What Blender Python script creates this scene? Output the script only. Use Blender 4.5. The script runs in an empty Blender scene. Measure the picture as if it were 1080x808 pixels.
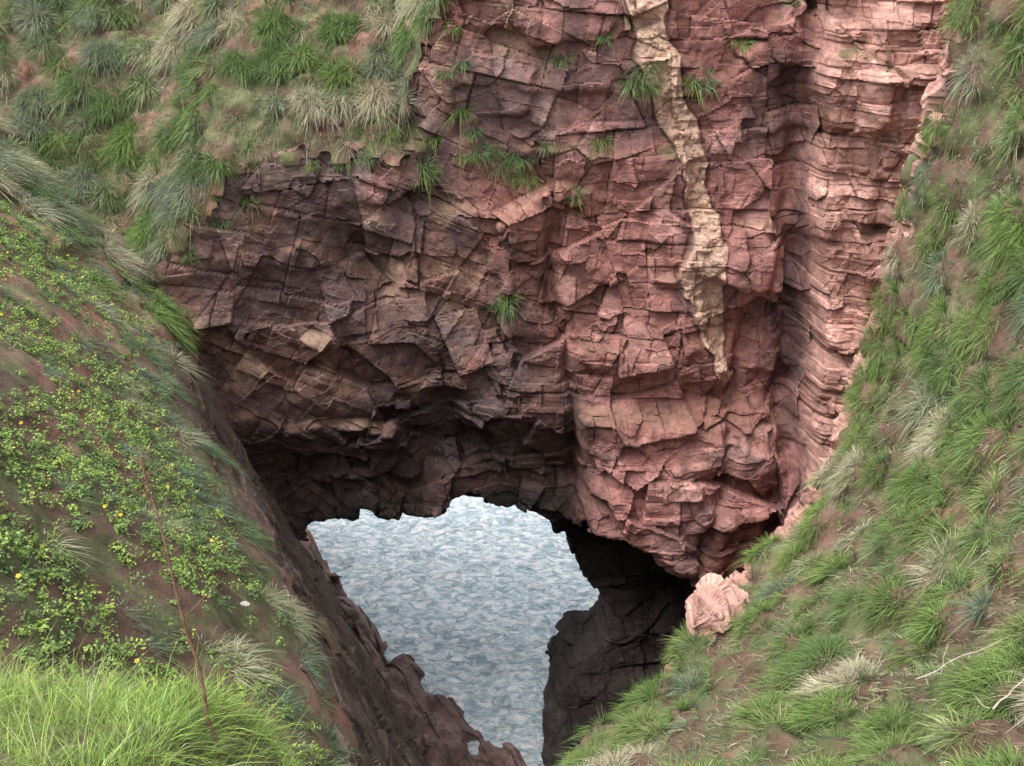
import bpy, math, numpy as np, time
from mathutils import Vector
T0=time.time()
rng=np.random.default_rng(7)
CZ=26.0   # camera height above the sea; fields below use heights relative to it
f32=np.float32
# ------------------------------------------------------------------ noise
def hsh(ix,iy,iz,seed):
    h=(ix.astype(np.uint32)*np.uint32(374761393))^(iy.astype(np.uint32)*np.uint32(668265263))^(iz.astype(np.uint32)*np.uint32(2246822519))
    h=h+np.uint32((seed*3266489917)&0xffffffff)
    h^=h>>np.uint32(15); h=h*np.uint32(2246822519); h^=h>>np.uint32(13); h=h*np.uint32(3266489917); h^=h>>np.uint32(16)
    return h
def u01(h): return (h.astype(np.float32)*f32(1/4294967296.0))
def vn2(x,y,seed=0):
    x=np.asarray(x,f32);y=np.asarray(y,f32); x,y=np.broadcast_arrays(x,y)
    xi=np.floor(x).astype(np.int32);yi=np.floor(y).astype(np.int32);fx=x-xi;fy=y-yi
    fx=fx*fx*(3-2*fx);fy=fy*fy*(3-2*fy);z=np.zeros_like(xi)
    g=lambda a,b:u01(hsh(xi+a,yi+b,z,seed))
    return ((g(0,0)*(1-fx)+g(1,0)*fx)*(1-fy)+(g(0,1)*(1-fx)+g(1,1)*fx)*fy)*2-1
def fb2(x,y,seed=0,o=4):
    s=0;a=1;n=0
    for i in range(o):
        s=s+a*vn2(x*2**i+i*7.3,y*2**i-i*3.1,seed+i);n+=a;a*=.5
    return s/n
def vn3(x,y,z,seed=0):
    xi=np.floor(x).astype(np.int32);yi=np.floor(y).astype(np.int32);zi=np.floor(z).astype(np.int32)
    fx=x-xi;fy=y-yi;fz=z-zi
    fx=fx*fx*(3-2*fx);fy=fy*fy*(3-2*fy);fz=fz*fz*(3-2*fz)
    g=lambda a,b,c:u01(hsh(xi+a,yi+b,zi+c,seed))
    a=(g(0,0,0)*(1-fx)+g(1,0,0)*fx)*(1-fy)+(g(0,1,0)*(1-fx)+g(1,1,0)*fx)*fy
    b=(g(0,0,1)*(1-fx)+g(1,0,1)*fx)*(1-fy)+(g(0,1,1)*(1-fx)+g(1,1,1)*fx)*fy
    return ((a*(1-fz)+b*fz)*2-1).astype(f32)
def fb3(x,y,z,seed=0,o=4):
    s=0;a=1;n=0
    for i in range(o):
        s=s+a*vn3(x*2**i+i*7.3,y*2**i-i*3.1,z*2**i+i*1.7,seed+i);n+=a;a*=.5
    return s/n
def vor(x,y,z,seed=0,three=True,full=False):
    shp=x.shape
    xi=np.floor(x).astype(np.int32);yi=np.floor(y).astype(np.int32);zi=np.floor(z).astype(np.int32)
    best=np.full(shp,9e9,f32);f2=best.copy();idd=np.zeros(shp,np.uint32)
    vx=np.zeros(shp,f32);vy=vx.copy();vz=vx.copy()
    for a in(-1,0,1):
        for b in(-1,0,1):
            for c in((-1,0,1) if three else (0,)):
                h=hsh(xi+a,yi+b,zi+c,seed)
                r1=(h&np.uint32(1023)).astype(f32)/1024;r2=((h>>np.uint32(10))&np.uint32(1023)).astype(f32)/1024;r3=((h>>np.uint32(20))&np.uint32(1023)).astype(f32)/1024
                dx=x-(xi+a+.08+.84*r1);dy=y-(yi+b+.08+.84*r2);dz=(z-(zi+c+.08+.84*r3)) if three else np.zeros_like(dx)
                d=dx*dx+dy*dy+dz*dz
                m=d<best
                f2=np.where(m,best,np.minimum(f2,d));best=np.where(m,d,best);idd=np.where(m,h,idd)
                vx=np.where(m,dx,vx);vy=np.where(m,dy,vy);vz=np.where(m,dz,vz)
    k=hsh(idd.view(np.int32),idd.view(np.int32),idd.view(np.int32),99)
    r=u01(k);t1=((k&np.uint32(255)).astype(f32)/127.5-1);t2=(((k>>np.uint32(8))&np.uint32(255)).astype(f32)/127.5-1);t3=(((k>>np.uint32(16))&np.uint32(255)).astype(f32)/127.5-1)
    if full: return r,vx,vy,vz,np.sqrt(f2)-np.sqrt(best)
    return r,t1*vx+t2*vy+t3*vz,np.sqrt(f2)-np.sqrt(best)
def bricks(u,v,su,sv,seed):
    """irregular jointed blocks: rows of varying thickness cut by straight joints"""
    w=v/sv;w=w+.42*vn2(w*.7,w*0,seed)
    li=np.floor(w).astype(np.int32);fv=w-li
    z0=np.zeros_like(li)
    r1=u01(hsh(li,z0,z0,seed+1));r2=u01(hsh(li,z0+5,z0,seed+2))
    q=u/(su*(.55+.9*r1))+r2*7;q=q+.3*vn2(q*.8,li.astype(f32)*3.3,seed+3)+(fv-.5)*(r2-.5)*.5
    bi=np.floor(q).astype(np.int32);fu=q-bi
    k=hsh(li,bi,z0,seed+4);r=u01(k)
    t1=((k&np.uint32(255)).astype(f32)/127.5-1);t2=(((k>>np.uint32(8))&np.uint32(255)).astype(f32)/127.5-1)
    ed=np.minimum(np.minimum(fu,1-fu)*su,np.minimum(fv,1-fv)*sv)
    return r,t1*(fu-.5)+t2*(fv-.5),ed
def ss(a,b,x):
    t=np.clip((x-a)/(b-a),0,1);return t*t*(3-2*t)
def smax(a,b,k):
    h=np.clip(.5+.5*(a-b)/k,0,1);return b*(1-h)+a*h+k*h*(1-h)
def polysd(px,pz,P):
    d=np.full(np.broadcast(px,pz).shape,1e9,f32);s=np.ones_like(d);n=len(P)
    for i in range(n):
        ax,az=P[i];bx,bz=P[i-1]
        ex,ez=bx-ax,bz-az;wx,wz=px-ax,pz-az
        t=np.clip((wx*ex+wz*ez)/(ex*ex+ez*ez),0,1)
        d=np.minimum(d,(wx-ex*t)**2+(wz-ez*t)**2)
        c1=pz>=az;c2=pz<bz;c3=ex*wz>ez*wx
        fl=(c1&c2&c3)|(~c1&~c2&~c3);s=np.where(fl,-s,s)
    return s*np.sqrt(d)
# ------------------------------------------------------------------ terrain fields (relative heights)
def HL(x,y):
    h=-7.46-1.066*x-.452*y+.45*fb2(x*.35,y*.35,11)+.14*fb2(x*1.6,y*1.6,12,3)
    h=np.minimum(h,1.5+.3*vn2(x*.3,y*.3,5));return h
def faceL(x,y,z):
    return (x+.487*y-2.4+.39*(z+8.5)+.55*fb2(y*.22,z*.3,21)+.2*fb2(y*.9,z*.7,22,2))/1.18
def HR(x,y):
    h=-6.36+.721*x-.578*y+.35*np.clip(x-5,0,4)**2+(4.0+11*ss(17,20,y))*np.maximum(0,x-8.1+.15*ss(17,20,y))+.55*fb2(x*.4,y*.4,31)+.16*fb2(x*1.6,y*1.6,32,3)
    return np.minimum(h,2.4+.3*vn2(x*.3,y*.3,5))
ex_=[-3,-1,0,1.1,2.8,3.3,4.1,5,6.3,7.3,8.4,8.9,12,16];ey_=[2,4,8,12,13.3,14.5,16.4,17.3,18.3,19.5,21.2,22.4,24,27]
def faceR(x,y,z):
    e=np.interp(x,ex_,ey_)
    return (y-e-.18*(-10-z)+.35*fb2(x*.6,z*.4,41)+.22*(vn2(z*1.6,x*.5,43)))/1.3
def rimR(x,y): return -.15+.4*ss(14,16,y)+.5*ss(16.5,18,y)*ss(8.3,7.5,x)
def HU(x,y):
    h=-4.9+1.0*(y-24.3)-.9*np.clip(-7-x,0,2.5)+3.0*np.maximum(0,x+2.7+.3*vn2(y*.8,y*.1,3))+.5*fb2(x*.5,y*.5,51)+.15*fb2(x*1.7,y*1.7,52,2)
    return np.minimum(h,2.5+.4*vn2(x*.3,y*.3,53))
def colX(z): return np.interp(z,[-14,-11,-8,-1.5,3],[8.1,8.0,7.75,7.15,7.0])
def wallY(x,z):
    w=24.45+.05*(z+12)-.30*np.clip(-5-x,0,6)**1.2
    w=w+ss(-12.0,-14.3,z+.6*vn2(x*.5,0*x,61))*.9*ss(2.6,1.6,x)
    w=w-.55*ss(1.7,2.0,x)*ss(-12.0,-12.2,z+.12*(x-2))+.3*ss(1.5,2.5,x)*ss(-10.5,-12,z)*ss(-12.4,-12.0,z)
    cb=colX(z)+.18*vn2(z*.9,0*z,62)
    w=w+1.3*np.exp(-((x-cb+.42)/.30)**2)*ss(-2.0,-5,z)*(.6+.4*vn2(z*.6,0*z,66))
    w=w-1.2*ss(cb-.12,cb+.10,x)-.3*ss(cb+.8,cb+1.0,x)
    w=w+.6*np.exp(-((x+3.5+.5*(z+9))/.5)**2)*ss(-6,-8,z)
    w=w+.5*np.exp(-((x-1.3+.12*(z+10)+.2*vn2(z,0*z,9))/.16)**2)*ss(-4,-7,z)
    w=w+.4*np.exp(-((x-6.2-.16*(z+12)+.15*vn2(z,0*z,19))/.16)**2)*ss(-6,-8,z)
    r,vx,vy,vz_,e=vor(x/3.0,(z+.25*x)/2.4,0*x+0*z,71,False,True)
    w=w+.45*(r-.5)+.6*((r*13%1)-.5)*vx+.6*((r*29%1)-.5)*vy
    r,t,e=bricks(x-.1*z+0*z,z+.06*x,2.6,1.7,72)
    w=w+.26*(r-.5)+.18*t
    w=w+.3*fb2(x*.3,z*.3,73,2)
    return w
PF=[(-10,-17.0),(-6.8,-16.9),(-5.5,-16.2),(-4.2,-15.95),(-3.9,-16.15),(-2.6,-16.25),(-1.75,-15.85),(-1.1,-15.75),(-.5,-16.2),(.57,-16.35),(1.3,-16.7),(2.4,-16.1),(4.3,-16.4),(5.7,-17.4),(5.9,-19.5),(5.7,-21),(5.4,-32),(-10,-32)]
PB=[(-14,-34),(-14,-17.3),(-1,-17.5),(1.0,-17.9),(1.7,-18.8),(2.2,-20.3),(3.5,-21.5),(3.4,-22.3),(2.3,-22.8),(1.55,-24.2),(1.45,-34)]
def fM(x,y,z):
    w=wallY(x+0*z,z+0*x)
    wx=x+.18*fb2(z*.9,x*.9,81,3);wz=z+.25*fb2(x*.9,z*.9,82,3)
    pf=polysd(wx,wz,PF);pb=polysd(wx,wz,PB)
    body=np.maximum(np.maximum((w-y)*.85,y-32.3-.4*fb2(x*.3,z*.3,83)),(z-HU(x,y))*.7)
    lim=28.3-.62*np.clip(-20.3-z+.5*vn2(x,z,84),0,8)*ss(.7,1.3,x)
    tun=np.minimum(np.maximum(pf,(y-lim)*.85),np.maximum(pb+.0*y,25.5-y))
    tun=np.minimum(tun,np.maximum(np.maximum(z+17.3,29.4-y+.3*vn2(x,z,88)),x-6))
    m=smax(body,-tun,.12)
    foot=np.maximum(np.maximum(z-(-24.2+.5*vn2(x*1.1,y*1.1,85)-.35*(27-y)),1.3-x+.1*(y-25)+.3*vn2(y,z,86)),np.maximum(y-28,22-y))*.8
    m=np.minimum(m,foot)
    return m,(w-y)*.85,(z-HU(x,y))*.7
def fReef(x,y,z):
    q=x+.487*y-9.2
    qm=np.interp(y,[15,22,25,28,31,33.5],[5.6,5.2,4.3,3.1,1.7,.4])
    h=-26.75+1.7*np.clip(1-q/qm,-1,1)+.9*fb2(x*.8,y*.8,91)+.35*(vn2(x*1.7,y*1.7,92))
    h=h+1.3*np.exp(-((x+.35)/.75)**2-((y-25.2)/.9)**2)+.9*np.exp(-((x-.6)/.6)**2-((y-24.3)/.8)**2)
    return (z-h)*.6
def fBould(x,y,z):
    a=np.maximum(np.maximum(np.abs((x-3.72)+.3*(z+12))/.32,np.abs((y-14.7)-.5*(x-3.5))/.45),np.abs(z+12.3+.25*(x-3.7))/.95)-1
    b=np.maximum(np.maximum(np.abs((x-4.0)-.2*(z+12))/.3,np.abs((y-15.3)+.3*(x-3.5))/.6),np.abs(z+12.35-.3*(x-4))/.55)-1
    return np.minimum(a,b)*.5
def HB(x,y):
    h=-1.82-.47*y-1.7*np.maximum(0,x+1.55)*ss(0,1,y)-2.2*np.maximum(0,y-4.1-.2*np.clip(-x-1.5,-1,3))
    return h+.2*fb2(x*.9,y*.9,95)-1.5*np.maximum(0,y-6)
def fields(x,y,z):
    L=smax((z-HL(x,y))/1.5,faceL(x,y,z),.3)
    R=smax((z-HR(x,y))/1.8,faceR(x,y,z),.15)
    M,mw,mt=fM(x,y,z)
    E=fReef(x,y,z);Bo=fBould(x,y,z)
    B=(z-HB(x,y))/1.5
    B=np.maximum(B,x-1.5)
    return L,M,R,E,Bo,B,mw,mt
h=.15
xs=np.arange(-17,15,h,dtype=f32);ys=np.arange(-2.5,40,h,dtype=f32);zs=np.arange(-27.2,3.4,h,dtype=f32)
X=xs[:,None,None];Y=ys[None,:,None];Z=zs[None,None,:]
L,M,R,E,Bo,B,_,_=fields(X,Y,Z)
F=np.minimum(L,M).astype(f32)
for q in(R,E,Bo,B):F=np.minimum(F,q).astype(f32)
del L,M,R,E,Bo,B
F[F==0]=1e-5
print('field',time.time()-T0,F.shape)
# ------------------------------------------------------------------ surface nets
S=F<0
c8=[(a,b,c) for a in(0,1) for b in(0,1) for c in(0,1)]
nx,ny,nz=F.shape
cnt=np.zeros((nx-1,ny-1,nz-1),np.int8)
for a,b,c in c8: cnt+=S[a:nx-1+a,b:ny-1+b,c:nz-1+c]
act=(cnt>0)&(cnt<8);I,J,K=np.nonzero(act)
idx=np.full(act.shape,-1,np.int32);idx[I,J,K]=np.arange(len(I))
V8=np.stack([F[I+a,J+b,K+c] for a,b,c in c8],1)
acc=np.zeros((len(I),3),f32);n_=np.zeros(len(I),f32);C=np.array(c8,f32)
for i in range(8):
    for j in range(i+1,8):
        if np.abs(C[i]-C[j]).sum()!=1: continue
        a=V8[:,i];b=V8[:,j];m=(a<0)!=(b<0)
        t=np.where(m,a/np.where(m,a-b,1),0)
        acc+=np.where(m[:,None],C[i]+t[:,None]*(C[j]-C[i]),0);n_+=m
P=np.stack([xs[I],ys[J],zs[K]],1)+acc/n_[:,None]*h
quads=[]
def addq(m,order):
    i,j,k=np.nonzero(m)
    return np.stack([idx[i+o[0],j+o[1],k+o[2]] for o in order],1)
for ax in range(3):
    s0=S[:-1,1:-1,1:-1] if ax==0 else (S[1:-1,:-1,1:-1] if ax==1 else S[1:-1,1:-1,:-1])
    s1=S[1:,1:-1,1:-1] if ax==0 else (S[1:-1,1:,1:-1] if ax==1 else S[1:-1,1:-1,1:])
    if ax==0: off=[(0,0,0),(0,1,0),(0,1,1),(0,0,1)]
    if ax==1: off=[(0,0,0),(0,0,1),(1,0,1),(1,0,0)]
    if ax==2: off=[(0,0,0),(1,0,0),(1,1,0),(0,1,0)]
    quads.append(addq(s0&~s1,off));quads.append(addq(~s0&s1,off[::-1]))
Q=np.concatenate(quads);del F,S,cnt,act,idx
print('nets',len(P),len(Q),time.time()-T0)
# ------------------------------------------------------------------ classify
FC=P[Q].mean(1)
d1=P[Q[:,2]]-P[Q[:,0]];d2=P[Q[:,3]]-P[Q[:,1]];FN=np.cross(d1,d2);FA=np.linalg.norm(FN,axis=1)/2;FN=FN/(2*FA[:,None]+1e-9)
x,y,z=FC.T
L,M,R,E,Bo,B,mw,mt=fields(x,y,z)
stk=np.stack([L,M,R,E,Bo,B]);comp=stk.argmin(0)
nn=.25*fb2(x*1.5,y*1.5+z,101)
fl=faceL(x,y,z);fr=faceR(x,y,z)
gL=(comp==0)&(fl<-.15+nn*1.4)&((z-HL(x,y))>-.8)
gM=(comp==1)&(mt>mw-.1+nn*.6)&(FN[:,2]>.25)&(z>-10)
gR=(comp==2)&(fr<-rimR(x,y)+nn*1.2)&((z-HR(x,y))>-1.5)
gB=comp==5
gLa=gL|gM
grass=gLa|gR|gB
rock=~grass
def dil(fm,n):
    for _ in range(n):
        v=np.zeros(len(P),bool);v[Q[fm].ravel()]=True;fm=v[Q].any(1)
    return fm
# ------------------------------------------------------------------ mesh helpers
def mk(name,V,Qd,col=None,flat=True,mat=None,link=True):
    me=bpy.data.meshes.new(name);me.vertices.add(len(V));me.vertices.foreach_set('co',np.ascontiguousarray(V,f32).ravel())
    k=Qd.shape[1];me.loops.add(Qd.size);me.loops.foreach_set('vertex_index',np.ascontiguousarray(Qd,np.int32).ravel())
    me.polygons.add(len(Qd));me.polygons.foreach_set('loop_start',np.arange(0,Qd.size,k,dtype=np.int32))
    try: me.polygons.foreach_set('loop_total',np.full(len(Qd),k,np.int32))
    except Exception: pass
    me.update(calc_edges=True)
    me.polygons.foreach_set('use_smooth',np.full(len(Qd),not flat))
    if col is not None:
        a=me.attributes.new('Col','FLOAT_COLOR','POINT');c4=np.ones((len(V),4),f32);c4[:,:3]=col;a.data.foreach_set('color',c4.ravel())
    if mat: me.materials.append(mat)
    ob=bpy.data.objects.new(name,me)
    if link: bpy.context.scene.collection.objects.link(ob)
    return ob
def sub(fm):
    u,inv=np.unique(Q[fm].ravel(),return_inverse=True);return P[u],inv.reshape(-1,4)
def subdiv(V,Qd,lv):
    ob=mk('tmp_sub',V,Qd);m=ob.modifiers.new('s','SUBSURF');m.levels=lv;m.render_levels=lv
    dg=bpy.context.evaluated_depsgraph_get();me=ob.evaluated_get(dg).to_mesh()
    n=len(me.vertices);co=np.empty(n*3,f32);me.vertices.foreach_get('co',co)
    li=np.empty(len(me.loops),np.int32);me.loops.foreach_get('vertex_index',li)
    no=np.empty(n*3,f32);me.vertex_normals.foreach_get('vector',no)
    ob.evaluated_get(dg).to_mesh_clear();m0=ob.data;bpy.data.objects.remove(ob);bpy.data.meshes.remove(m0)
    return co.reshape(-1,3),li.reshape(-1,4),no.reshape(-1,3)
def UP(V):
    W=V.copy();W[:,2]+=CZ;return W
def nrm(a): return a/(np.linalg.norm(a,axis=1,keepdims=True)+1e-9)
# ------------------------------------------------------------------ materials
def newmat(name):
    m=bpy.data.materials.new(name);m.use_nodes=True;nt=m.node_tree;return m,nt,nt.nodes['Principled BSDF']
def N(nt,t): return nt.nodes.new(t)
def colmat(name,rough=.85,bumps=((6,.08),(28,.03)),var=(.65,1.3),trans=0,spec=.3,vscale=3.0,fine=None):
    m,nt,b=newmat(name);L_=nt.links.new
    at=N(nt,'ShaderNodeAttribute');at.attribute_name='Col'
    tc=N(nt,'ShaderNodeTexCoord')
    src=at.outputs['Color']
    for sc,lo_,hi_ in [(vscale,*var)]+([fine] if fine else []):
        nz_=N(nt,'ShaderNodeTexNoise');nz_.inputs['Scale'].default_value=sc;nz_.inputs['Detail'].default_value=10;nz_.inputs['Roughness'].default_value=.72
        L_(tc.outputs['Object'],nz_.inputs['Vector'])
        mr=N(nt,'ShaderNodeMapRange');mr.inputs[1].default_value=.3;mr.inputs[2].default_value=.7;mr.inputs[3].default_value=lo_;mr.inputs[4].default_value=hi_
        L_(nz_.outputs['Fac'],mr.inputs[0])
        mx=N(nt,'ShaderNodeVectorMath');mx.operation='SCALE';L_(src,mx.inputs[0]);L_(mr.outputs[0],mx.inputs['Scale'])
        src=mx.outputs[0]
    L_(src,b.inputs['Base Color'])
    b.inputs['Roughness'].default_value=rough;b.inputs['Specular IOR Level'].default_value=spec
    prev=None
    for sc,di in bumps:
        n2=N(nt,'ShaderNodeTexNoise');n2.inputs['Scale'].default_value=sc;n2.inputs['Detail'].default_value=8;n2.inputs['Roughness'].default_value=.7
        L_(tc.outputs['Object'],n2.inputs['Vector'])
        bp=N(nt,'ShaderNodeBump');bp.inputs['Strength'].default_value=.8;bp.inputs['Distance'].default_value=di
        L_(n2.outputs['Fac'],bp.inputs['Height'])
        if prev: L_(prev.outputs[0],bp.inputs['Normal'])
        prev=bp
    if prev: L_(prev.outputs[0],b.inputs['Normal'])
    if trans>0:
        tr=N(nt,'ShaderNodeBsdfTranslucent');L_(src,tr.inputs['Color'])
        ms=N(nt,'ShaderNodeMixShader');ms.inputs[0].default_value=trans
        L_(b.outputs[0],ms.inputs[1]);L_(tr.outputs[0],ms.inputs[2]);L_(ms.outputs[0],nt.nodes['Material Output'].inputs['Surface'])
    return m
m_rock=colmat('red_sandstone',.85,((7,.045),(20,.04)),(.6,1.4),spec=.2,fine=(13,.74,1.26))
m_soil=colmat('turf_soil',.95,((5,.08),(30,.05)),(.5,1.5))
m_grass=colmat('grass_blades',.6,(),(.75,1.25),.3,.25,2.0)
m_leaf=colmat('herb_leaves',.5,(),(.75,1.25),.25,.35,5.0)
# ------------------------------------------------------------------ rock: fine part
vis=((y<30.8)|((z<-13)&(x>-8)&(x<6.5)&(y<33.5)))&(x>-12.5)&(x<12.2)&(z<1.5)&(y>7)&~((comp==2)&(z<-19))
hidden=rock&~dil(rock&vis,1)
rf=dil(rock&vis,2)
V,Qr,Nn=subdiv(*sub(rf),2)
print('rock fine',len(V),time.time()-T0)
x,y,z=[np.ascontiguousarray(V[:,i]) for i in range(3)]
L,M,R,E,Bo,B,mw,mt=fields(x,y,z)
cp=np.stack([L,M,R,E,Bo,B]).argmin(0)
isL=(cp==0).astype(f32);isR=(cp==2)|(cp==4);isE=(cp==3).astype(f32)
left=ss(2.5,-1.5,x)
cb=colX(z)+.18*vn2(z*.9,0*z,62)
butt=ss(cb-.15,cb+.05,x)*(cp==1)+isR*1.0
uu=np.where(isL>.5,y*1.1,np.where(cp==1,x+.15*y,x+.55*y))
# fracture-set orientation is constant inside each domain and changes from one to the next
wu=uu+.07*fb3(x*.7,y*.7,z*.7,206,3);wv=z+.07*fb3(x*.7,y*.7,z*.7,207,3)
dr,vx,vy,vz_,de=vor(wu/3.6,y*0,wv/3.0,199,True,True)
ccx=(wu/3.6-vx)*3.6-.15*24;ccz=(wv/3.0-vz_)*3.0
leftd=ss(3.0,-1.0,ccx)
ang=(.28*leftd-.05)+(dr-.5)*(.20+.8*leftd)
ang=np.where(butt>.5,-.06,ang)
ca,sa=np.cos(ang),np.sin(ang);ux=uu-ccx;zz=z-ccz
bu=ux*ca-zz*sa+.010*fb3(x*2,y*2,z*2,205,2)+dr*50;bv=ux*sa+zz*ca+.010*fb3(x*2,y*2,z*2,201,2)+dr*90
D=np.zeros(len(V),f32);cellc=np.zeros(len(V),f32);crk=np.zeros(len(V),f32)
D+=.12*(dr-.5)*(1-butt)
ampL=(1-.75*isL)*(1-.5*isE)
for k,(su,sv,A,Tl,Cr,cw) in enumerate([(2.3,1.55,.20,.26,.045,.035),(1.0,.72,.10,.12,.02,.022),(.42,.26,.018,.03,.0,.018)]):
    r,t,ed=bricks(bu+k*3.7,bv+k*1.3,su,sv*(1-.4*(butt>.5)),210+10*k)
    on=ss([-.5,-.02,.02][k],[0,.35,.38][k],fb3(x*.6,y*.6,z*.6,290+k,2)+.06)      # some parts stay massive
    D+=ampL*(A*(r-.5)*(.4+.6*on)+Tl*t*(.5+.5*on))-Cr*ss(cw,0,ed)*on
    cellc+=(r-.5)*[.5,.42,.24][k]*(.4+.6*on)
    crk=np.maximum(crk,ss(cw,.0,ed)*[.95,.7,.4][k]*on)
for k,(sx,A,Tl,Cr) in enumerate([(1.9,.12,.38,.02),(.80,.03,.12,.0),(.26,.008,.03,0)]):
    outs=[]
    for s in range(0,len(V),400000):
        e=slice(s,s+400000)
        outs.append(vor((bu[e]*.85)/sx+k*5.3,y[e]*(.5 if k else .3)/sx+k*2.1,bv[e]/(sx*.9),250+k))
    r=np.concatenate([o[0] for o in outs]);t=np.concatenate([o[1] for o in outs]);ed=np.concatenate([o[2] for o in outs])
    am=ampL*(1-.6*butt)
    D+=am*(A*(r-.5)+Tl*t*.8)-Cr*ss(.04,.0,ed)
    cellc+=(r-.5)*[.34,.24,.18][k]
    crk=np.maximum(crk,ss(.025,.0,ed)*[.5,.2,0][k])
    print('oct',k,time.time()-T0)
# chunky stepped blocks on the pale column
r,t,ed=bricks(uu*1.0,z+.07*x,1.0,.68,222);r2,t2_,ed2=bricks(uu+3,z+.05*x,.55,.27,232)
D+=butt*(.38*(r-.5)+.20*t+.10*(r2-.5))
crk=np.maximum(crk,butt*np.maximum(ss(.035,0,ed)*.9,ss(.02,0,ed2)*.5))
fr_=fb3(x*5,y*5,z*5,230,3)
D+=.014*fb3(x*2.5,y*2.5,z*2.5,233,3)+.013*fr_
# pale vein
vz=np.array([-13,-11.1,-9.6,-8.4,-7.2,-5.9,-4.5,-2.8,-1,3]);vx_=np.array([6.1,5.86,5.35,5.0,5.0,4.75,4.2,3.45,3.0,2.6])
vc=np.interp(z,vz,vx_);vw=np.interp(z,[-12,-11,-9,-8,-6.5,-6,-3,0],[.10,.24,.40,.50,.28,.24,.38,.34])
vd=np.abs(x-vc+.28*fb3(x*1.3,y*1.3,z*1.3,240,3))/(vw+.12*fb3(x*2,y*2,z*2,241,3)+.02)
vein=ss(1.12,.95,vd)*(cp==1)*ss(-11.9,-11.3,z)
D+=vein*(.08+.08*vn3(x*4,y*4,z*4,245)+.08*fb3(x*8,y*8,z*8,246,2))-.09*np.exp(-((vd-1.17)/.12)**2)*(cp==1)*(z>-11.5)
gsum=((cp==0)&(faceL(x,y,z)<-.25))|((cp==1)&(mt>mw+.1)&(z>-10))|((cp==2)&(faceR(x,y,z)<-.2-rimR(x,y)))|(cp==5)
D=np.where(gsum,np.minimum(D,0)*.4-.12,D)
front=((cp==1)&(y<26.5)&(Nn[:,1]<-.1)).astype(f32)[:,None]
dirn=nrm(Nn*(1-.82*front)+np.array([0,-1,.12],f32)*.82*front)
V2=V+dirn*D[:,None]
# colour
Nz=Nn[:,2]
def mixc(c,t,w): return c*(1-w[:,None])+np.array(t,f32)*w[:,None]
n1=fb3(x*.35,y*.35,z*.35,251,4);n2=fb3(x*1.2,y*1.2,z*1.2,255,4);n3=fb3(x*3,y*3,z*.7,259,3)
c=np.tile(np.array((.275,.127,.110),f32),(len(V),1))
c=mixc(c,(.37,.205,.178),ss(-.1,.5,n2+.3*n1))
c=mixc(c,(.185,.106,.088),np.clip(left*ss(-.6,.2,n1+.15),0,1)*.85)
c=mixc(c,(.36,.24,.165),left*ss(.10,.4,n2)*.75*ss(-14,-10,z))
c=mixc(c,(.27,.118,.098),left*ss(.0,.35,-n1-.4*n2)*.7)
c=mixc(c,(.120,.086,.088),ss(-.05,.35,fb3(x*.6,y*.6,z*.45,262,4)+.14*left)*.66)
c=mixc(c,(.20,.095,.085),ss(0,.4,fb3(x*.5,y*.5,z*.9,268,4))*(1-left)*.6)
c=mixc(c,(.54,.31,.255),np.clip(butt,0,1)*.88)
lowdark=ss(-10.4,-13.2,z+1.4*n1+.7*n2+.4*n3)*ss(3.0,1.2,x+.7*n2)*.86  # rock gets darker downwards, above and left of the arch
caveshade=(cp==1)*ss(24.9,25.4,y+.2*n2)*ss(-15.2,-15.8,z)
caveshade=np.maximum(caveshade,ss(-15.8,-17.2,z+.4*n2+.35*np.clip(x-2,0,4))*(cp==1)*ss(6.4,5.9,x)*ss(23.4,24.4,y))
caveshade=np.maximum(caveshade,(cp==1)*(z<-19)*.97)
c=mixc(c,(.048,.038,.036),lowdark*.92)
c=mixc(c,(.024,.020,.019),caveshade*.97)  # shade inside the cave and arch painted near-black into the rock colour
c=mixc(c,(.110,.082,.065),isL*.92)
c=mixc(c,(.15,.098,.086),isE*.9)
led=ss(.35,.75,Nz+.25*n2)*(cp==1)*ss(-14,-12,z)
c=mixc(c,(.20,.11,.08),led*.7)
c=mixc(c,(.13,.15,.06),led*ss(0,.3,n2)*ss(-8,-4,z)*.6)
dust=ss(-.3,.3,n1)*np.exp(-((x-.8)/1.8)**2-((z+6.3)/1.4)**2)
c=mixc(c,(.25,.12,.092),dust*.8)
c=mixc(c,(.15,.16,.075),dust*ss(.05,.4,n2)*.6)
c=c*(1+cellc[:,None]*np.array([.75,.85,.9],f32)*1.05*(1-.5*isL[:,None]))
c=mixc(c,(.56,.385,.285),vein*(.78+.22*ss(-.3,.3,n3))*(.72+.28*ss(-.25,.1,fb3(x*5,y*5,z*5,247,2))))
c=c*(1-.52*crk[:,None]*(1-.5*vein[:,None]))*(1+.35*fr_[:,None])
c=np.clip(c,.008,.7)
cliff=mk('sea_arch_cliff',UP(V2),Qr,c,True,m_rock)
Vc,Qc=sub(hidden)
oc=mk('cliff_back',UP(Vc),Qc,np.tile(np.array((.2,.11,.09),f32),(len(Vc),1)),True,m_rock);oc.parent=cliff
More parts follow.
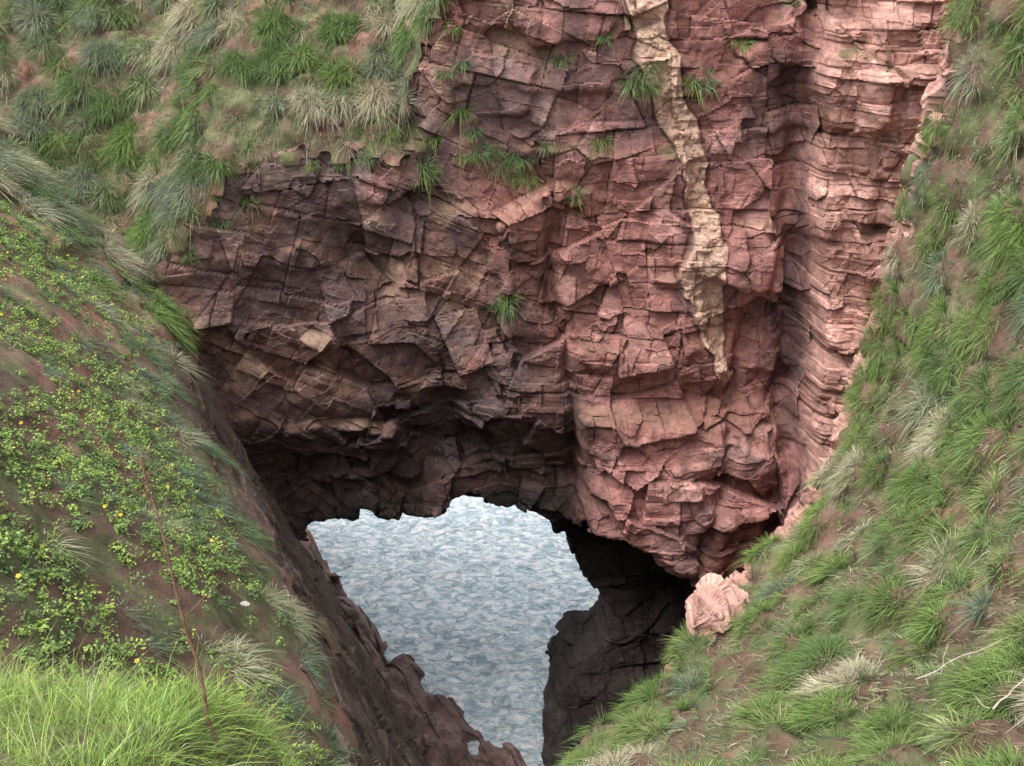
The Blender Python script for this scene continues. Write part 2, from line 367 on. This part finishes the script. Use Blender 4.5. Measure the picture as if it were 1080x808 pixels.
# ------------------------------------------------------------------ turf slopes with hummocks
def humm(p,seed):
    x,y,z=[np.ascontiguousarray(p[:,i]) for i in range(3)]
    wx=.25*fb3(x,y,z,seed+60,2)
    r,t,e=vor((x+wx)/.95,(y+wx)/.95,z/.95,seed)
    b=ss(.0,.5,e)
    am=(.02+.24*ss(19,21.5,y)) if seed==300 else (.26 if seed==320 else .03)
    return am*b+.07*fb3(x*2.2,y*2.2,z*2.2,seed+1,4),b,r
def turf(name,fm,seed):
    V,Qd,Nn=subdiv(*sub(dil(fm,1)),1)
    x,y,z=[np.ascontiguousarray(V[:,i]) for i in range(3)]
    d,_,_=humm(V,seed)
    V2=V+Nn*d[:,None]
    n1=fb3(x*.5,y*.5,z*.5,seed+5,4);n2=fb3(x*2.5,y*2.5,z*2.5,seed+9,4)
    c=np.tile(np.array((.15,.092,.068),f32),(len(V),1))
    c=mixc(c,(.27,.135,.105),ss(.0,.3,n1)*(1. if seed==300 else .5))
    c=mixc(c,(.22,.20,.12),ss(-.2,.25,n2+n1*.3)*.65)
    c=mixc(c,(.10,.13,.05),ss(-.1,.3,n2-n1*.4)*(.6 if seed==300 else .8))
    return mk(name,UP(V2),Qd,np.clip(c,.01,.6),False,m_soil)
turf('grassy_slope',gLa,300);turf('grassy_slope',gR,320);turf('grass_bank',gB,340)
print('turf',time.time()-T0)
# ------------------------------------------------------------------ grass
def blades(name,root,dirv,ln,wd,droop,ca,cb,mat):
    n=len(root);ts=np.array([0,.38,.72,1.0],f32);wt=np.array([.8,1.0,.65,.12],f32)
    rv=rng.normal(size=(n,3)).astype(f32);side=nrm(np.cross(dirv,rv))
    V=np.empty((n,4,2,3),f32);C=np.empty((n,4,2,3),f32)
    for i,t in enumerate(ts):
        p=root+dirv*(ln*t)[:,None]+droop*((ln*t**2.0))[:,None]
        w=side*(wd*wt[i]*.5)[:,None]
        V[:,i,0]=p-w;V[:,i,1]=p+w
        cc=ca*(1-t)+cb*t;C[:,i,0]=cc;C[:,i,1]=cc
    b=(np.arange(n,dtype=np.int32)*8)[:,None,None]
    q=np.array([[0,1,3,2],[2,3,5,4],[4,5,7,6]],np.int32)[None]+b
    return mk(name,UP(V.reshape(-1,3)),q.reshape(-1,4),C.reshape(-1,3),False,mat)
def sample(fm,dens,n,seed=None,power=2.0,inv=False):
    ids=np.nonzero(fm)[0];w=FA[ids]*dens(FC[ids,0],FC[ids,1],FC[ids,2])
    if seed is not None:
        _,b,_=humm(FC[ids],seed);w=w*((1.1-b) if inv else b**power+.02)
    w=w/w.sum()
    k=rng.choice(ids,n,p=w);a=rng.random((n,2)).astype(f32)
    q=P[Q[k]];p=(q[:,0]*(1-a[:,:1])+q[:,1]*a[:,:1])*(1-a[:,1:])+(q[:,3]*(1-a[:,:1])+q[:,2]*a[:,:1])*a[:,1:]
    p=p.astype(f32);nm=FN[k].astype(f32)
    if seed is None: return p,nm
    d,b,r=humm(p,seed);return p+nm*(d-.03)[:,None],nm,r,b
GR=dict(green=(.125,.195,.065),bright=(.205,.310,.08),grey=(.21,.245,.16),straw=(.47,.43,.30),blue=(.14,.215,.14),lime=(.33,.46,.10),dead=(.33,.26,.18),deep=(.065,.105,.04),olive=(.24,.29,.10))
def tufts(ctr,nor,nb,rad,ln,spread,dh,ca,cb,wd,jit=.18):
    m=len(ctr);k=np.repeat(np.arange(m),nb);n=len(k)
    c=ctr[k];no=nor[k]
    a=nrm(rng.normal(size=(n,3)).astype(f32));a=a-no*(a*no).sum(1,keepdims=True)
    rr=(rng.random(n)**.6).astype(f32);off=nrm(a)*rr[:,None]
    up=np.array([0,0,1],f32)
    d=nrm(no*.35+up*.65+off*(spread)*(.5+rng.random(n).astype(f32)[:,None])+rng.normal(size=(n,3)).astype(f32)*.18)
    l=ln[k]*(.55+.6*rng.random(n).astype(f32))
    down=nrm(-up+no*np.clip(no[:,2:],0,1)+1e-5)
    g=-up*(.25+.35*rng.random(n).astype(f32))[:,None]+down*dh*rng.random(n).astype(f32)[:,None]+off*.25
    v=(1+jit*rng.normal(size=(n,1)).astype(f32))
    return (c+off*(rad[k])[:,None]-no*.03,d,l,(wd*(.7+.6*rng.random(n))).astype(f32),g,np.clip(ca[k]*v,.01,.7),np.clip(cb[k]*v,.01,.7))
def palette(n,names,p,r=None):
    A=np.array([GR[s] for s in names],f32);k=rng.choice(len(names),n,p=p)
    if r is not None:
        kk=np.searchsorted(np.cumsum(p),np.clip(r,0,.9999));kk=np.minimum(kk,len(names)-1);k=np.where(rng.random(n)<.75,kk,k)
    c=A[k]
    return (c*(1+.14*rng.normal(size=(n,1)).astype(f32))).astype(f32)
def cat(*ts): return [np.concatenate(z) for z in zip(*ts)]
def U(n,a,b): return (a+(b-a)*rng.random(n)).astype(f32)
# right slope
inR=lambda x,y,z:((x<12.3)&(y>4.5)&(z>-17)&(z<.8)).astype(float)
n=1650
p,nm,r,b=sample(gR,inR,n,320,3.0)
t1=tufts(p,nm,130,U(n,.08,.24),U(n,.18,.42),1.15,.35,palette(n,['deep','green','blue','straw'],[.42,.40,.1,.08],r),palette(n,['bright','olive','green','grey','straw'],[.42,.24,.16,.09,.09],r),.010)
n=50000
p,nm,r,b=sample(gR,inR,n,320,inv=True)
t2=tufts(p,nm,3,U(n,.08,.15),U(n,.10,.26),.6,.9,palette(n,['straw','dead','green','deep'],[.25,.25,.27,.23]),palette(n,['straw','grey','green','dead','olive'],[.32,.15,.23,.1,.2]),.010)
blades('grass',*cat(t1,t2),m_grass)
# upper-left tussocks
upz=lambda x,y,z:((x>-15)&(x<0)&(z<.6)&(y>5)).astype(float)*ss(19.3,21.6,y+.2*(x+9))
n=1050
p,nm,r,b=sample(gLa,upz,n,300,3.0)
a1=tufts(p,nm,150,U(n,.10,.26),U(n,.32,.60),.9,.8,palette(n,['grey','dead','green','deep'],[.3,.12,.33,.25],r),palette(n,['grey','straw','green','bright'],[.3,.22,.25,.23],r),.013)
n=28000
p,nm,r,b=sample(gLa,upz,n,300,inv=True)
a2=tufts(p,nm,3,U(n,.1,.2),U(n,.12,.32),.6,.9,palette(n,['grey','straw','green','dead'],[.25,.1,.5,.15]),palette(n,['grey','straw','green'],[.3,.2,.5]),.012)
# left slope: sparser
lo=lambda x,y,z:((x>-13)&(z<1)&(y>4)&(z>-12)).astype(float)*(1-ss(19.3,21.6,y+.2*(x+9)))
edge=lambda x,y,z:np.exp(-((faceL(x,y,z)+.45)/.6)**2)
n=330
p,nm,r,b=sample(gLa,lambda x,y,z:lo(x,y,z)*(.12*ss(0,.3,fb2(x*.6,y*.6,420))+.5*edge(x,y,z)),n,300)
a3=tufts(p,nm,120,U(n,.06,.16),U(n,.18,.36),.9,.8,palette(n,['grey','blue','green'],[.35,.35,.3],r),palette(n,['blue','green','grey','straw'],[.35,.3,.2,.15],r),.009)
n=16000
p,nm,r,b=sample(gLa,lambda x,y,z:lo(x,y,z)*ss(-.2,.15,fb2(x*.8,y*.8,430)),n,300,0)
a4=tufts(p,nm,3,U(n,.05,.12),U(n,.05,.14),.7,.3,palette(n,['green','bright','straw','dead'],[.45,.25,.15,.15]),palette(n,['green','bright','straw'],[.45,.4,.15]),.008)
blades('grass',*cat(a1,a2,a3,a4),m_grass)
# foreground lush grass
fb=lambda x,y,z:((y>1.2)&(y<5.6)&(x>-5.5)&(x<0)).astype(float)
n=13000
p,nm,r,b=sample(gB,lambda x,y,z:fb(x,y,z)*ss(-.95,-1.45,x+.15*(y-3.5)),n,340,0)
b1=tufts(p,nm,7,U(n,.03,.08),U(n,.12,.36),.6,.2,palette(n,['green','bright','lime'],[.5,.35,.15]),palette(n,['lime','bright','green'],[.58,.3,.12]),.0042)
n=700
p,nm,r,b=sample(gB,lambda x,y,z:fb(x,y,z)*ss(-.95,-1.45,x+.15*(y-3.5)),n,340,0)
b2=tufts(p,nm,14,U(n,.02,.05),U(n,.35,.6),.35,.2,palette(n,['bright','lime','olive'],[.4,.4,.2]),palette(n,['lime','olive','straw'],[.6,.25,.15]),.0038)
blades('foreground_grass',*cat(b1,b2),m_grass)
print('grass',time.time()-T0)
# ------------------------------------------------------------------ leafy herbs
def herbs(name,p,nm,nl,rad,ls,cn,pr,rr=None):
    m=len(p);k=np.repeat(np.arange(m),nl);n=len(k)
    o=rng.normal(size=(n,3)).astype(f32);o=nrm(o)*(rng.random((n,1))**.4).astype(f32)
    up=np.array([0,0,1],f32)
    c=p[k]+o*rad[k][:,None]*np.array([1,1,.55],f32)+(nm[k]*.5+up*.5)*rad[k][:,None]*.55
    d=nrm(o+rng.normal(size=(n,3)).astype(f32)*.5);nn=nrm(up*1.0+o*.5+rng.normal(size=(n,3)).astype(f32)*.45)
    s=nrm(np.cross(d,nn));d=nrm(np.cross(nn,s));L=(ls*(.6+.8*rng.random(n))).astype(f32)[:,None]
    V=np.stack([c-d*L*.5,c+s*L*.28+nn*L*.06,c+d*L*.55-nn*L*.12,c-s*L*.28+nn*L*.06],1)
    col=palette(m,cn,pr)[k]*(1+.2*rng.normal(size=(n,1)).astype(f32))
    q=(np.arange(n,dtype=np.int32)*4)[:,None]+np.arange(4,dtype=np.int32)[None]
    return mk(name,UP(V.reshape(-1,3)),q,np.clip(np.repeat(col,4,axis=0),.01,.6),False,m_leaf)
n=6200
p,nm,r,b=sample(gLa,lambda x,y,z:lo(x,y,z)*(.05+ss(-.28,.05,fb2(x*.55,y*.55,440,4)))*ss(-.2,-1.0,faceL(x,y,z)),n,300,0)
herbs('leafy_herbs',p,nm,36,U(n,.05,.16),.040,['green','bright','lime'],[.28,.47,.25])
fp=p[rng.choice(len(p),60)]+np.array([0,0,.17],f32)
Vf=[];Qf=[]
for q0 in fp:
    for a in range(5):
        t=a*2*math.pi/5;r=.028
        b0=len(Vf);e1=np.array([1,0,0.]);e2=np.array([0,.85,.5])
        f=lambda ang,rad:q0+(e1*math.cos(ang)+e2*math.sin(ang))*rad
        Vf+=[f(t,.002),f(t-.45,r*.8),f(t,r),f(t+.45,r*.8)];Qf.append([b0,b0+1,b0+2,b0+3])
Vf=np.array(Vf,f32);mk('yellow_wildflowers',UP(Vf),np.array(Qf,np.int32),np.tile(np.array((.8,.6,.03),f32),(len(Vf),1)),False,m_leaf)
# ------------------------------------------------------------------ tufts on the rock wall
bpy.context.view_layer.update()
wp=[(3.1,-3.3),(3.4,-3.6),(2.9,-3.5),(3.3,-3.1),(4.5,-3.5),(4.7,-3.4),(-2.3,-5.6),(-2.1,-5.7),(-.1,-9.0),(-.2,-9.2),(-.5,-5.2),(-.9,-5.1),(-1.3,-4.2),(-1.1,-5.3),(-.3,-5.5),(.1,-5.3),(-5,-5.4),(.3,-5.4),(1.6,-6.2),(-6.5,-6.2),(-1.4,-2.2),(-1.6,-3.2),(0,-5.8),(.4,-5.9),(-2.5,-4.6),(-3.6,-5.2),(-4.2,-5.3),(-7.2,-6.6),(-7.9,-7.3),(-1.0,-4.7),(.9,-5.0),(2.2,-2.4),(1.2,-2.9),(-7.4,-6.0),(-2.0,-4.9),(2.2,-4.9),(-1.7,-1.6),(-1.2,-3.0),(5.6,-2.6)]
cc=[];cn=[]
for a,b in wp:
    ok,loc,no,_=cliff.ray_cast(Vector((a,12,b+CZ)),Vector((0,1,0)))
    if ok: cc.append((loc.x,loc.y+.02,loc.z-CZ));cn.append((0,-.8,.6))
m=len(cc);cc=np.array(cc,f32);cn=np.array(cn,f32)
sz=np.where(np.arange(m)<16,1.05,.75).astype(f32)
w1=tufts(cc,cn,150,U(m,.12,.26)*sz,U(m,.3,.52)*sz,.8,.9,palette(m,['green','blue'],[.6,.4]),palette(m,['bright','green'],[.6,.4]),.014)
blades('cliff_grass_tufts',*w1,m_grass)
# ------------------------------------------------------------------ twigs & stalk
def plainmat(name,col,rough=.8):
    mt_,nt,b=newmat(name);tc=N(nt,'ShaderNodeTexCoord');n=N(nt,'ShaderNodeTexNoise');n.inputs['Scale'].default_value=25
    r=N(nt,'ShaderNodeValToRGB');r.color_ramp.elements[0].position=.3;r.color_ramp.elements[1].position=.7
    r.color_ramp.elements[0].color=(*[v*.6 for v in col],1);r.color_ramp.elements[1].color=(*[min(1,v*1.3) for v in col],1)
    nt.links.new(tc.outputs['Object'],n.inputs['Vector']);nt.links.new(n.outputs['Fac'],r.inputs[0]);nt.links.new(r.outputs[0],b.inputs['Base Color']);b.inputs['Roughness'].default_value=rough;return mt_
def tubes(name,lines,mat):
    cu=bpy.data.curves.new(name,'CURVE');cu.dimensions='3D';cu.bevel_depth=1.0;cu.bevel_resolution=2
    for pts in lines:
        s=cu.splines.new('POLY');s.points.add(len(pts)-1)
        for i,(px,py,pz,r) in enumerate(pts): s.points[i].co=(px,py,pz+CZ,1);s.points[i].radius=r
    cu.materials.append(mat);ob=bpy.data.objects.new(name,cu);bpy.context.scene.collection.objects.link(ob);return ob
def wig(a,b,r0,r1,n=9,j=.02,sag=0):
    a=np.array(a,float);b=np.array(b,float);o=[];w=np.zeros(3)
    for i in range(n):
        t=i/(n-1);w=w*.6+rng.normal(size=3)*j if 0<i<n-1 else w*.5
        p=a*(1-t)+b*t+w;o.append((*p[:2],p[2]-sag*math.sin(t*3.14),r0+(r1-r0)*t))
    return o
base=np.array((-1.38,3.5,-3.7));top=np.array((-1.68,3.9,-2.20))
ln=[wig(base,top,.010,.004,12,.012)]
for i in range(9):
    t=.45+.06*i;p=base*(1-t)+top*t
    ln.append(wig(p,p+np.array((rng.normal()*.07,rng.normal()*.06,.10+.08*rng.random())),.0032,.0012,5,.006))
for i in range(14):
    p=top-np.array((0,0,.02*i))
    ln.append(wig(p,p+np.array((rng.normal()*.035,rng.normal()*.03,.04+.03*rng.random())),.003,.0025,3,.003))
tubes('dead_stalk',ln,plainmat('dead_stem_brown',(.16,.08,.055)))
def onslope(a,b,dz=.25): return (a,b,float(HR(np.array([a],f32),np.array([b],f32))[0])+dz)
ln=[wig(onslope(4.4,8.35,.52),onslope(5.1,8.15,.56),.009,.004,8,.02),wig(onslope(4.6,8.25,.52),onslope(4.75,8.5,.66),.005,.002,5,.01),
    wig(onslope(4.5,7.05,.5),onslope(4.95,7.3,.6),.011,.004,7,.015),wig(onslope(4.5,7.1,.5),onslope(4.5,7.4,.6),.006,.002,5,.01)]
tubes('dry_branch',ln,plainmat('bleached_wood',(.42,.36,.29)))
import bmesh
m_st=plainmat('pale_stone',(.38,.34,.30))
def stone(cx,cy,s,dz=.10):
    cz=float(HL(np.array([cx],f32),np.array([cy],f32))[0])+dz
    bm=bmesh.new();bmesh.ops.create_icosphere(bm,subdivisions=2,radius=s)
    for v in bm.verts:
        k=1+.25*math.sin(v.co.x*37+cx)*math.cos(v.co.z*31+cy);v.co=Vector((v.co.x*1.3*k,v.co.y*k,v.co.z*.7*k))
    me=bpy.data.meshes.new('stone');bm.to_mesh(me);bm.free();o=bpy.data.objects.new('stone',me);o.location=(cx,cy,cz+CZ);me.materials.append(m_st);bpy.context.scene.collection.objects.link(o)
stone(-3.55,10.6,.05)
# ------------------------------------------------------------------ sea
n=620;u=np.linspace(-1,1,n);g=np.sinh(u*6.6)/math.sinh(6.6)
gx=(g*4000-1).astype(f32);gy=(g*4000+34).astype(f32)
GX,GY=np.meshgrid(gx,gy,indexing='ij')
fade=np.exp(-(((GX+1)/45)**2+((GY-34)/45)**2))
hz=.12*fb2(GX*.35,GY*.6,500,3)+.15*(1-np.abs(fb2(GX*.8+GY*.3,GY*1.3-GX*.2,505,3))*2)
HZ=-26+hz*fade-.08
Vs=np.stack([GX,GY,HZ],-1).reshape(-1,3);I0=np.arange(n*n).reshape(n,n)
Qs=np.stack([I0[:-1,:-1],I0[1:,:-1],I0[1:,1:],I0[:-1,1:]],-1).reshape(-1,4)
ms,nt,b=newmat('sea_water')
tc=N(nt,'ShaderNodeTexCoord');mp=N(nt,'ShaderNodeMapping');mp.inputs['Scale'].default_value=(1,1.5,1);mp.inputs['Rotation'].default_value=(0,0,.45)
nt.links.new(tc.outputs['Object'],mp.inputs[0])
n1_=N(nt,'ShaderNodeTexNoise');n1_.inputs['Scale'].default_value=2.3;n1_.inputs['Detail'].default_value=10;n1_.inputs['Roughness'].default_value=.72;n1_.inputs['Distortion'].default_value=.7
nt.links.new(mp.outputs[0],n1_.inputs['Vector'])
cr=N(nt,'ShaderNodeValToRGB');e=cr.color_ramp.elements;e[0].position=.41;e[0].color=(.34,.46,.51,1);e[1].position=.50;e[1].color=(.66,.76,.80,1);e2=e.new(.575);e2.color=(1,1,1,1)  # reflected sky on the ripples painted into the base colour
nt.links.new(n1_.outputs['Fac'],cr.inputs[0]);nt.links.new(cr.outputs[0],b.inputs['Base Color'])
bp=N(nt,'ShaderNodeBump');bp.inputs['Distance'].default_value=.4;bp.inputs['Strength'].default_value=1;nt.links.new(n1_.outputs['Fac'],bp.inputs['Height']);nt.links.new(bp.outputs[0],b.inputs['Normal'])
b.inputs['Roughness'].default_value=.15;b.inputs['IOR'].default_value=1.33;b.inputs['Specular IOR Level'].default_value=.9;b.inputs['Metallic'].default_value=.1
mk('sea',UP(Vs),Qs,None,False,ms)
# ------------------------------------------------------------------ camera, light
cam=bpy.data.cameras.new('camera');co=bpy.data.objects.new('camera',cam);bpy.context.scene.collection.objects.link(co)
co.location=(0,0,CZ);co.rotation_euler=(math.radians(90-25),0,0);cam.sensor_width=36;cam.lens=36*1037/1080;cam.clip_end=9000;cam.clip_start=.05
bpy.context.scene.camera=co
EL=math.radians(62);AZ=math.radians(-125)
w=bpy.data.worlds.new('World');bpy.context.scene.world=w;w.use_nodes=True;nt=w.node_tree
sk=nt.nodes.new('ShaderNodeTexSky');sk.sky_type='NISHITA';sk.sun_disc=False;sk.sun_elevation=EL;sk.sun_rotation=AZ;sk.dust_density=3;sk.air_density=1
hs=nt.nodes.new('ShaderNodeHueSaturation');hs.inputs['Saturation'].default_value=.22;hs.inputs['Value'].default_value=3.2
nt.links.new(sk.outputs[0],hs.inputs['Color']);nt.links.new(hs.outputs[0],nt.nodes['Background'].inputs['Color']);nt.nodes['Background'].inputs['Strength'].default_value=.15
sl=bpy.data.lights.new('sun','SUN');sl.energy=2.7;sl.angle=math.radians(30);sl.color=(1,.96,.9);so=bpy.data.objects.new('sun',sl);bpy.context.scene.collection.objects.link(so)
dv=Vector((math.sin(AZ)*math.cos(EL),math.cos(AZ)*math.cos(EL),math.sin(EL)))
so.rotation_euler=dv.to_track_quat('Z','Y').to_euler();so.location=(0,0,60)
sc=bpy.context.scene;sc.view_settings.view_transform='Standard';sc.view_settings.look='None';sc.view_settings.exposure=0
print('done',time.time()-T0)
